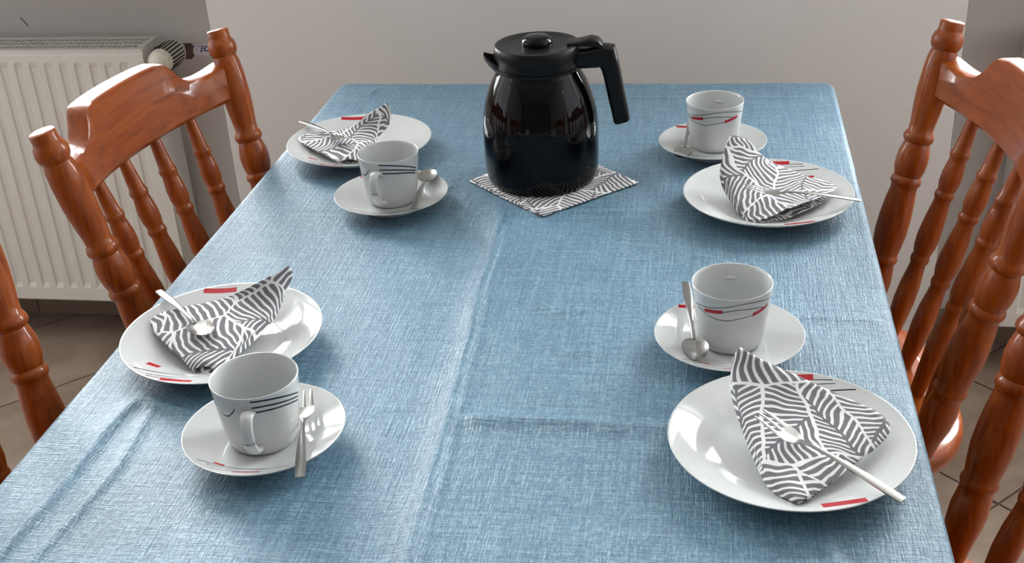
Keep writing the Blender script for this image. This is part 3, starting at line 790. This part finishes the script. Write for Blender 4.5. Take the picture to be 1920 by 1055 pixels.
# spout lip on the left
SA = math.radians(186)
bm = bmesh.new()
rows = []
for i, (r, z, hw, dz) in enumerate(((.048, .158, .024, .016), (.056, .160, .020, .0145), (.063, .1635, .013, .011), (.0685, .167, .007, .006), (.0700, .169, .003, .003))):
    row = []
    for k in range(9):
        a = -1+2*k/8; row.append(Vector((r*math.cos(SA), r*math.sin(SA), 0)) + Vector((-math.sin(SA), math.cos(SA), 0))*(hw*a) + Vector((0, 0, z-dz*(1-a*a)*.9+.004)))
    rows.append(row)
vv = [[bm.verts.new(p) for p in row] for row in rows]; vt = [[bm.verts.new(p+Vector((0, 0, .0035))) for p in row] for row in rows]
for G in (vv, vt):
    for A, B in zip(G, G[1:]):
        for k in range(8): bm.faces.new((A[k], A[k+1], B[k+1], B[k]))
for i in range(4):
    for k in (0, 8): bm.faces.new((vv[i][k], vv[i+1][k], vt[i+1][k], vt[i][k]))
for k in range(8):
    bm.faces.new((vv[0][k], vv[0][k+1], vt[0][k+1], vt[0][k])); bm.faces.new((vv[4][k], vv[4][k+1], vt[4][k+1], vt[4][k]))
bm_obj('spout', bm, MPLAST, pot, sharp=45)
# collar band and handle (bracket + strap)
bm = bmesh.new(); lathe_z(bm, [(.0528, .1535), (.0548, .1545), (.0552, .158), (.0535, .1590), (.0528, .1590)], 96, closed=True); bm_obj('collar', bm, MPLAST, pot, sharp=40)
HA = math.radians(2)
def strap(name, sec, parent):
    """sec: list of (centre radial, z, half thickness vector (dr,dz), half width) -> swept slab"""
    bm = bmesh.new(); e, f = Vector((math.cos(HA), math.sin(HA), 0)), Vector((-math.sin(HA), math.cos(HA), 0)); rings = []
    for r, z, tr, tz, w in sec:
        ring = []
        for k in range(16):
            a = 2*PI*(k+.5)/16; ca, sa = math.cos(a), math.sin(a)
            ex = 0.5; u = abs(ca)**ex*(1 if ca > 0 else -1); v = abs(sa)**ex*(1 if sa > 0 else -1)
            ring.append(bm.verts.new(e*(r+tr*u)+f*(w*v)+Vector((0, 0, z+tz*u))))
        rings.append(ring)
    for A, B in zip(rings, rings[1:]):
        for k in range(16): bm.faces.new((A[k], A[(k+1)%16], B[(k+1)%16], B[k]))
    bm.faces.new(rings[0]); bm.faces.new(rings[-1]); return bm_obj(name, bm, MPLAST, parent, sharp=50)
hd = strap('handle', [(.050, .1665, 0, .0125, .016), (.062, .1665, 0, .0125, .015), (.074, .1675, 0, .0135, .0135), (.083, .1690, .004, .0150, .0130), (.0905, .1685, .010, .0135, .0125),
               (.0940, .1560, .0115, .0045, .0120), (.0965, .1450, .0112, .0030, .0118), (.1010, .1200, .0110, .0028, .0115), (.1050, .1000, .0108, .0026, .0112), (.1085, .0810, .0106, .0026, .0108), (.1090, .0790, .009, .0024, .0095)], pot)
strap('thumb_lever', [(.040, .1860, 0, .0025, .0130), (.056, .1870, 0, .0035, .0135), (.070, .1885, 0, .0055, .0130), (.079, .1868, 0, .0055, .0125), (.085, .182, 0, .004, .0115)], hd)

# ------------------------------------------------------------------ napkins
def napkin_net(name, rows, label, group=None, ns=9, thick=0.0005, uvrot=0.0, uvoff=(0, 0), mat=None):
    """rows of control points -> smooth surface with metric UVs"""
    dense = [crom(r, ns) for r in rows]; cols = list(zip(*dense))
    colsd = [crom([tuple(p) for p in c], ns) for c in cols]         # each column refined
    nu, nv = len(colsd), len(colsd[0])
    verts = [colsd[i][j] for j in range(nv) for i in range(nu)]
    U = [[0.0]*nv for _ in range(nu)]; V = [[0.0]*nv for _ in range(nu)]
    mid = nv//2; midu = nu//2
    for j in range(nv):
        for i in range(1, nu): U[i][j] = U[i-1][j]+(colsd[i][j]-colsd[i-1][j]).length
        c = U[midu][j]
        for i in range(nu): U[i][j] -= c
    for i in range(nu):
        for j in range(1, nv): V[i][j] = V[i][j-1]+(colsd[midu][j]-colsd[midu][j-1]).length
    faces = [(j*nu+i, j*nu+i+1, (j+1)*nu+i+1, (j+1)*nu+i) for j in range(nv-1) for i in range(nu-1)]
    for j in range(nv):
        for i in range(nu):
            p = verts[j*nu+i]; p.z += 0.0006*math.sin(p.x*170+p.y*60)*math.sin(p.y*140+i*.2)
    o = mesh_obj(name, verts, faces, mat or MNAP)
    uv = o.data.uv_layers.new(name='UVMap'); ca, sa = math.cos(uvrot), math.sin(uvrot)
    for l in o.data.loops:
        i, j = l.vertex_index % nu, l.vertex_index//nu; u, v_ = U[i][j], V[i][j]
        uv.data[l.index].uv = (u*ca-v_*sa+uvoff[0], u*sa+v_*ca+uvoff[1])
    if thick:
        m = o.modifiers.new('thickness', 'SOLIDIFY'); m.thickness = thick; m.offset = 0
    if label: tag(o, label, 'napkin', group)
    return o
GN = 'folded leaf-print napkins on the plates'
def folded(center, left, right, label, bulge=0.006, uvrot=0.0, uvoff=(0, 0), lower=0.012, gap=0.0045):
    """left/right: matching lists of 3D points (fold edge, open edge) for the top layer; the under layer is derived"""
    rows = []
    for (l, r) in zip(left, right):
        l, r = Vector(l), Vector(r)
        def ground(p, up=.0016):
            d = math.hypot(p.x-center[0], p.y-center[1]); return Z0+plate_z(min(d, PR))+up
        top1 = l*.7+r*.3; top1.z += bulge*.8; top2 = l*.32+r*.68; top2.z += bulge*.7
        out = (l-r); out.z = 0; out = out.normalized() if out.length > 1e-6 else Vector((-1, 0, 0))
        lb = l+out*.0012; lb.z = max(ground(lb), l.z-lower)
        lm = l+out*.0024; lm.z = max(ground(lm)+.0005, (l.z+lb.z)/2)
        b1 = l*.6+r*.4; b1.z = max(ground(b1), min(b1.z-.004, lb.z+.004))
        b2 = l*.12+r*.88; b2.z = max(ground(b2), min(r.z-gap, b1.z+.006))
        lt = Vector(l); r.z = max(r.z, ground(r)+.0022)
        for p in (top1, top2, lt): p.z = max(p.z, ground(p)+.003)
        rows.append([tuple(p) for p in (b2, b1, lb, lm, lt, top1, top2, r)])
    return napkin_net('folded_napkin', rows, label, GN, 7, .0005, uvrot, uvoff)
folded((.0762, .8779),
       [(.0295, .948, .812), (.0290, .930, .795), (.0415, .880, .783), (.0590, .815, .776), (.0790, .785, .7645)],
       [(.0360, .951, .812), (.0920, .926, .799), (.1610, .893, .779), (.1220, .835, .771), (.0860, .790, .7625)],
       'gray and white leaf-print napkin folded flat on the front right plate under a fork', .006, 0.9, (.3, .2))
folded((.0756, 1.4073),
       [(.0260, 1.455, .826), (.0190, 1.422, .800), (.0330, 1.392, .781), (.0510, 1.338, .771), (.0660, 1.322, .7660)],
       [(.0500, 1.466, .818), (.0780, 1.459, .793), (.1220, 1.442, .780), (.1600, 1.415, .775), (.1020, 1.342, .780)],
       'gray and white leaf-print napkin on the back right plate with its corner standing up', .004, 0.4, (.7, .5), .016, .013)
folded((-.5003, 1.0241),
       [(-.4440, 1.096, .811), (-.4520, 1.085, .795), (-.4590, 1.062, .779), (-.4700, 1.010, .776), (-.4870, .957, .7690)],
       [(-.4475, 1.093, .812), (-.4720, 1.076, .804), (-.5170, 1.076, .782), (-.5880, 1.041, .769), (-.5080, .957, .7640)],
       'gray and white leaf-print napkin on the front left plate under a spoon, tip raised', .004, 2.3, (1.1, .9))
folded((-.5022, 1.5789),
       [(-.4640, 1.618, .811), (-.4660, 1.609, .796), (-.4830, 1.590, .778), (-.4820, 1.540, .772), (-.4870, 1.508, .7680)],
       [(-.4690, 1.617, .812), (-.4950, 1.607, .800), (-.5270, 1.598, .781), (-.5960, 1.580, .769), (-.5170, 1.506, .7640)],
       'gray and white leaf-print napkin on the back left plate, partly hidden by a cup', .004, 2.0, (1.6, .1), .012, .012)
# flat napkin under the pot: two layers of a quarter fold, slightly fanned
def flat_square(name, corners, z, seed, uvoff):
    a, b, c, d = [Vector((x, y, z)) for x, y in corners]
    rows = []
    for j in range(4):
        t = j/3; l = a.lerp(d, t); r = b.lerp(c, t); rows.append([tuple(l.lerp(r, i/3)) for i in range(4)])
    return rows
nk = napkin_net('pot_napkin', flat_square('n', [(-.319, 1.482), (-.2045, 1.365), (-.090, 1.476), (-.2045, 1.594)], TZ+.0026, 1, (0, 0)),
                'flat gray and white leaf-print napkin lying under the black coffee pot', 'leaf-print napkins', 6, .0008, .35, (.15, .6))
for p in nk.data.vertices: p.co.z = TZ+.0028
lo = napkin_net('under_layer', flat_square('n', [(-.3225, 1.478), (-.209, 1.3675), (-.0955, 1.474), (-.209, 1.590)], TZ+.0014, 1, (0, 0)), None, None, 6, .0006, 1.2, (.5, .1))
for p in lo.data.vertices: p.co.z = TZ+.0014
lo.parent = nk

# ------------------------------------------------------------------ cutlery
def strip(name, xs, zc, hw, dish, th, parent, ny=9, nyo=0.0, yc=None):
    """solid blade along x: centre height zc(x), half width hw(x), dish(x) raises the edges"""
    bm = bmesh.new(); T, B = [], []
    for x in xs:
        t_, b_ = [], []
        for k in range(ny):
            a = -1+2*k/(ny-1); w = hw(x); y = a*w + (yc(x) if yc else 0)
            z = zc(x)+dish(x)*a*a; e = th*(1-.45*a**4)
            t_.append(bm.verts.new((x, y, z+e/2))); b_.append(bm.verts.new((x, y, z-e/2)))
        T.append(t_); B.append(b_)
    for G in (T, B):
        for A, C in zip(G, G[1:]):
            for k in range(ny-1): bm.faces.new((A[k], A[k+1], C[k+1], C[k]))
    for i in range(len(xs)-1):
        for k in (0, ny-1): bm.faces.new((T[i][k], T[i+1][k], B[i+1][k], B[i][k]))
    for i in (0, -1):
        for k in range(ny-1): bm.faces.new((T[i][k], T[i][k+1], B[i][k+1], B[i][k]))
    return bm_obj(name, bm, MSTEEL, parent, sharp=55)
lerp = lambda a, b, t: a+(b-a)*min(max(t, 0), 1)
def frange(a, b, n): return [a+(b-a)*i/(n-1) for i in range(n)]
def handle_hw(x, L): # wide flat end narrowing to the neck
    return lerp(.0042, .0046, x/.012) if x < .012 else lerp(.0046, .0019, smooth(.02, .088, x))
def make_spoon(label):
    t = thing('teaspoon', label, 'spoon', group='stainless teaspoons'); L = .135
    zc = lambda x: .0042*math.sin(PI*min(x/.10, 1))*.5 + (.0035 if x < .09 else lerp(.0035, .0004, smooth(.09, .105, x)))
    strip('handle', frange(0, .099, 26), zc, lambda x: handle_hw(x, L), lambda x: -.0003, .0020, t)
    bw = lambda x: max(.0020, .0128*math.sqrt(max(0, 1-((x-.1155)/.0200)**2))*(1.04-.10*(x-.1155)/.02)) if x > .0985 else .002
    def bz(x): q = max(0, 1-((x-.1155)/.0200)**2); return lerp(zc(.098), .0036, (x-.0975)/.012) - .0048*q
    strip('bowl', [.0955+.0400*(0.5-0.5*math.cos(PI*i/28)) for i in range(29)], bz, bw, lambda x: .0048*max(0, 1-((x-.1155)/.0200)**2), .0011, t, 15)
    return t
def make_fork(label):
    t = thing('cake_fork', label, 'fork', group='stainless cake forks'); L = .140
    zc = lambda x: (.0040*math.sin(PI*min(x/.10, 1))*.5+.0035) if x < .088 else lerp(.0035+.0008, .0005, smooth(.086, .100, x)) + .0045*smooth(.104, .140, x)
    strip('handle', frange(0, .094, 24), zc, lambda x: handle_hw(x, L), lambda x: -.0003, .0020, t)
    strip('fork_head', frange(.090, .115, 14), zc, lambda x: lerp(.0020, .0092, smooth(.091, .108, x)), lambda x: .0010*smooth(.095, .11, x), .0014, t, 11)
    for y, w in ((-.0066, .00255), (0.0002, .00175), (.0070, .0018)):
        strip('tine', frange(.1135, .1400, 10), zc, lambda x, w=w: w*lerp(1, .42, (x-.1135)/.0265), lambda x: .0001, .0013, t, 5, yc=lambda x, y=y: y*(1-.06*(x-.1135)/.0265))
    return t
def place(root, end, tip, roll=0.0):
    """put the handle end at `end` and point the tool toward `tip`"""
    e, p = Vector(end), Vector(tip); x = (p-e).normalized(); y = Vector((0, 0, 1)).cross(x).normalized(); z = x.cross(y)
    m = Matrix((x, y, z)).transposed() @ Matrix.Rotation(roll, 3, 'X')
    root.rotation_mode = 'XYZ'; root.rotation_euler = m.to_euler(); root.location = e
    return root
f0 = make_fork('three-tined cake fork lying across the napkin on the front right plate')
place(f0, (.159, .788, .7745), (.053, .868, .793))
sp = make_spoon('teaspoon lying bowl up on the napkin on the front left plate')
place(sp, (-.600, 1.093, .7765), (-.480, .975, .7805))
def again(src, label, end, tip, roll=0.0): return place(dup(src, (0, 0, 0), 0, label), end, tip, roll)
again(f0, 'cake fork seen edge-on, lying on the napkin of the back right plate', (.183, 1.368, .7760), (.056, 1.360, .793))
again(f0, 'cake fork on the napkin of the back left plate, tines behind the cup', (-.606, 1.632, .7765), (-.492, 1.520, .785))
again(f0, 'small fork lying across the front left saucer beside the nearest cup, tines pointing away', (-.3350, .777, .7740), (-.3755, .918, .7710))
again(sp, 'teaspoon on the middle right saucer, bowl toward the viewer, handle past the cup', (-.020, 1.137, .7800), (-.006, 1.006, .7660))
again(sp, 'teaspoon tucked behind the farthest cup on the far right saucer', (-.0225, 1.662, .7800), (-.0340, 1.540, .7655))
again(sp, 'teaspoon on the back left saucer, its bowl shining brightly beside the cup', (-.3620, 1.326, .7750), (-.371, 1.452, .7725))
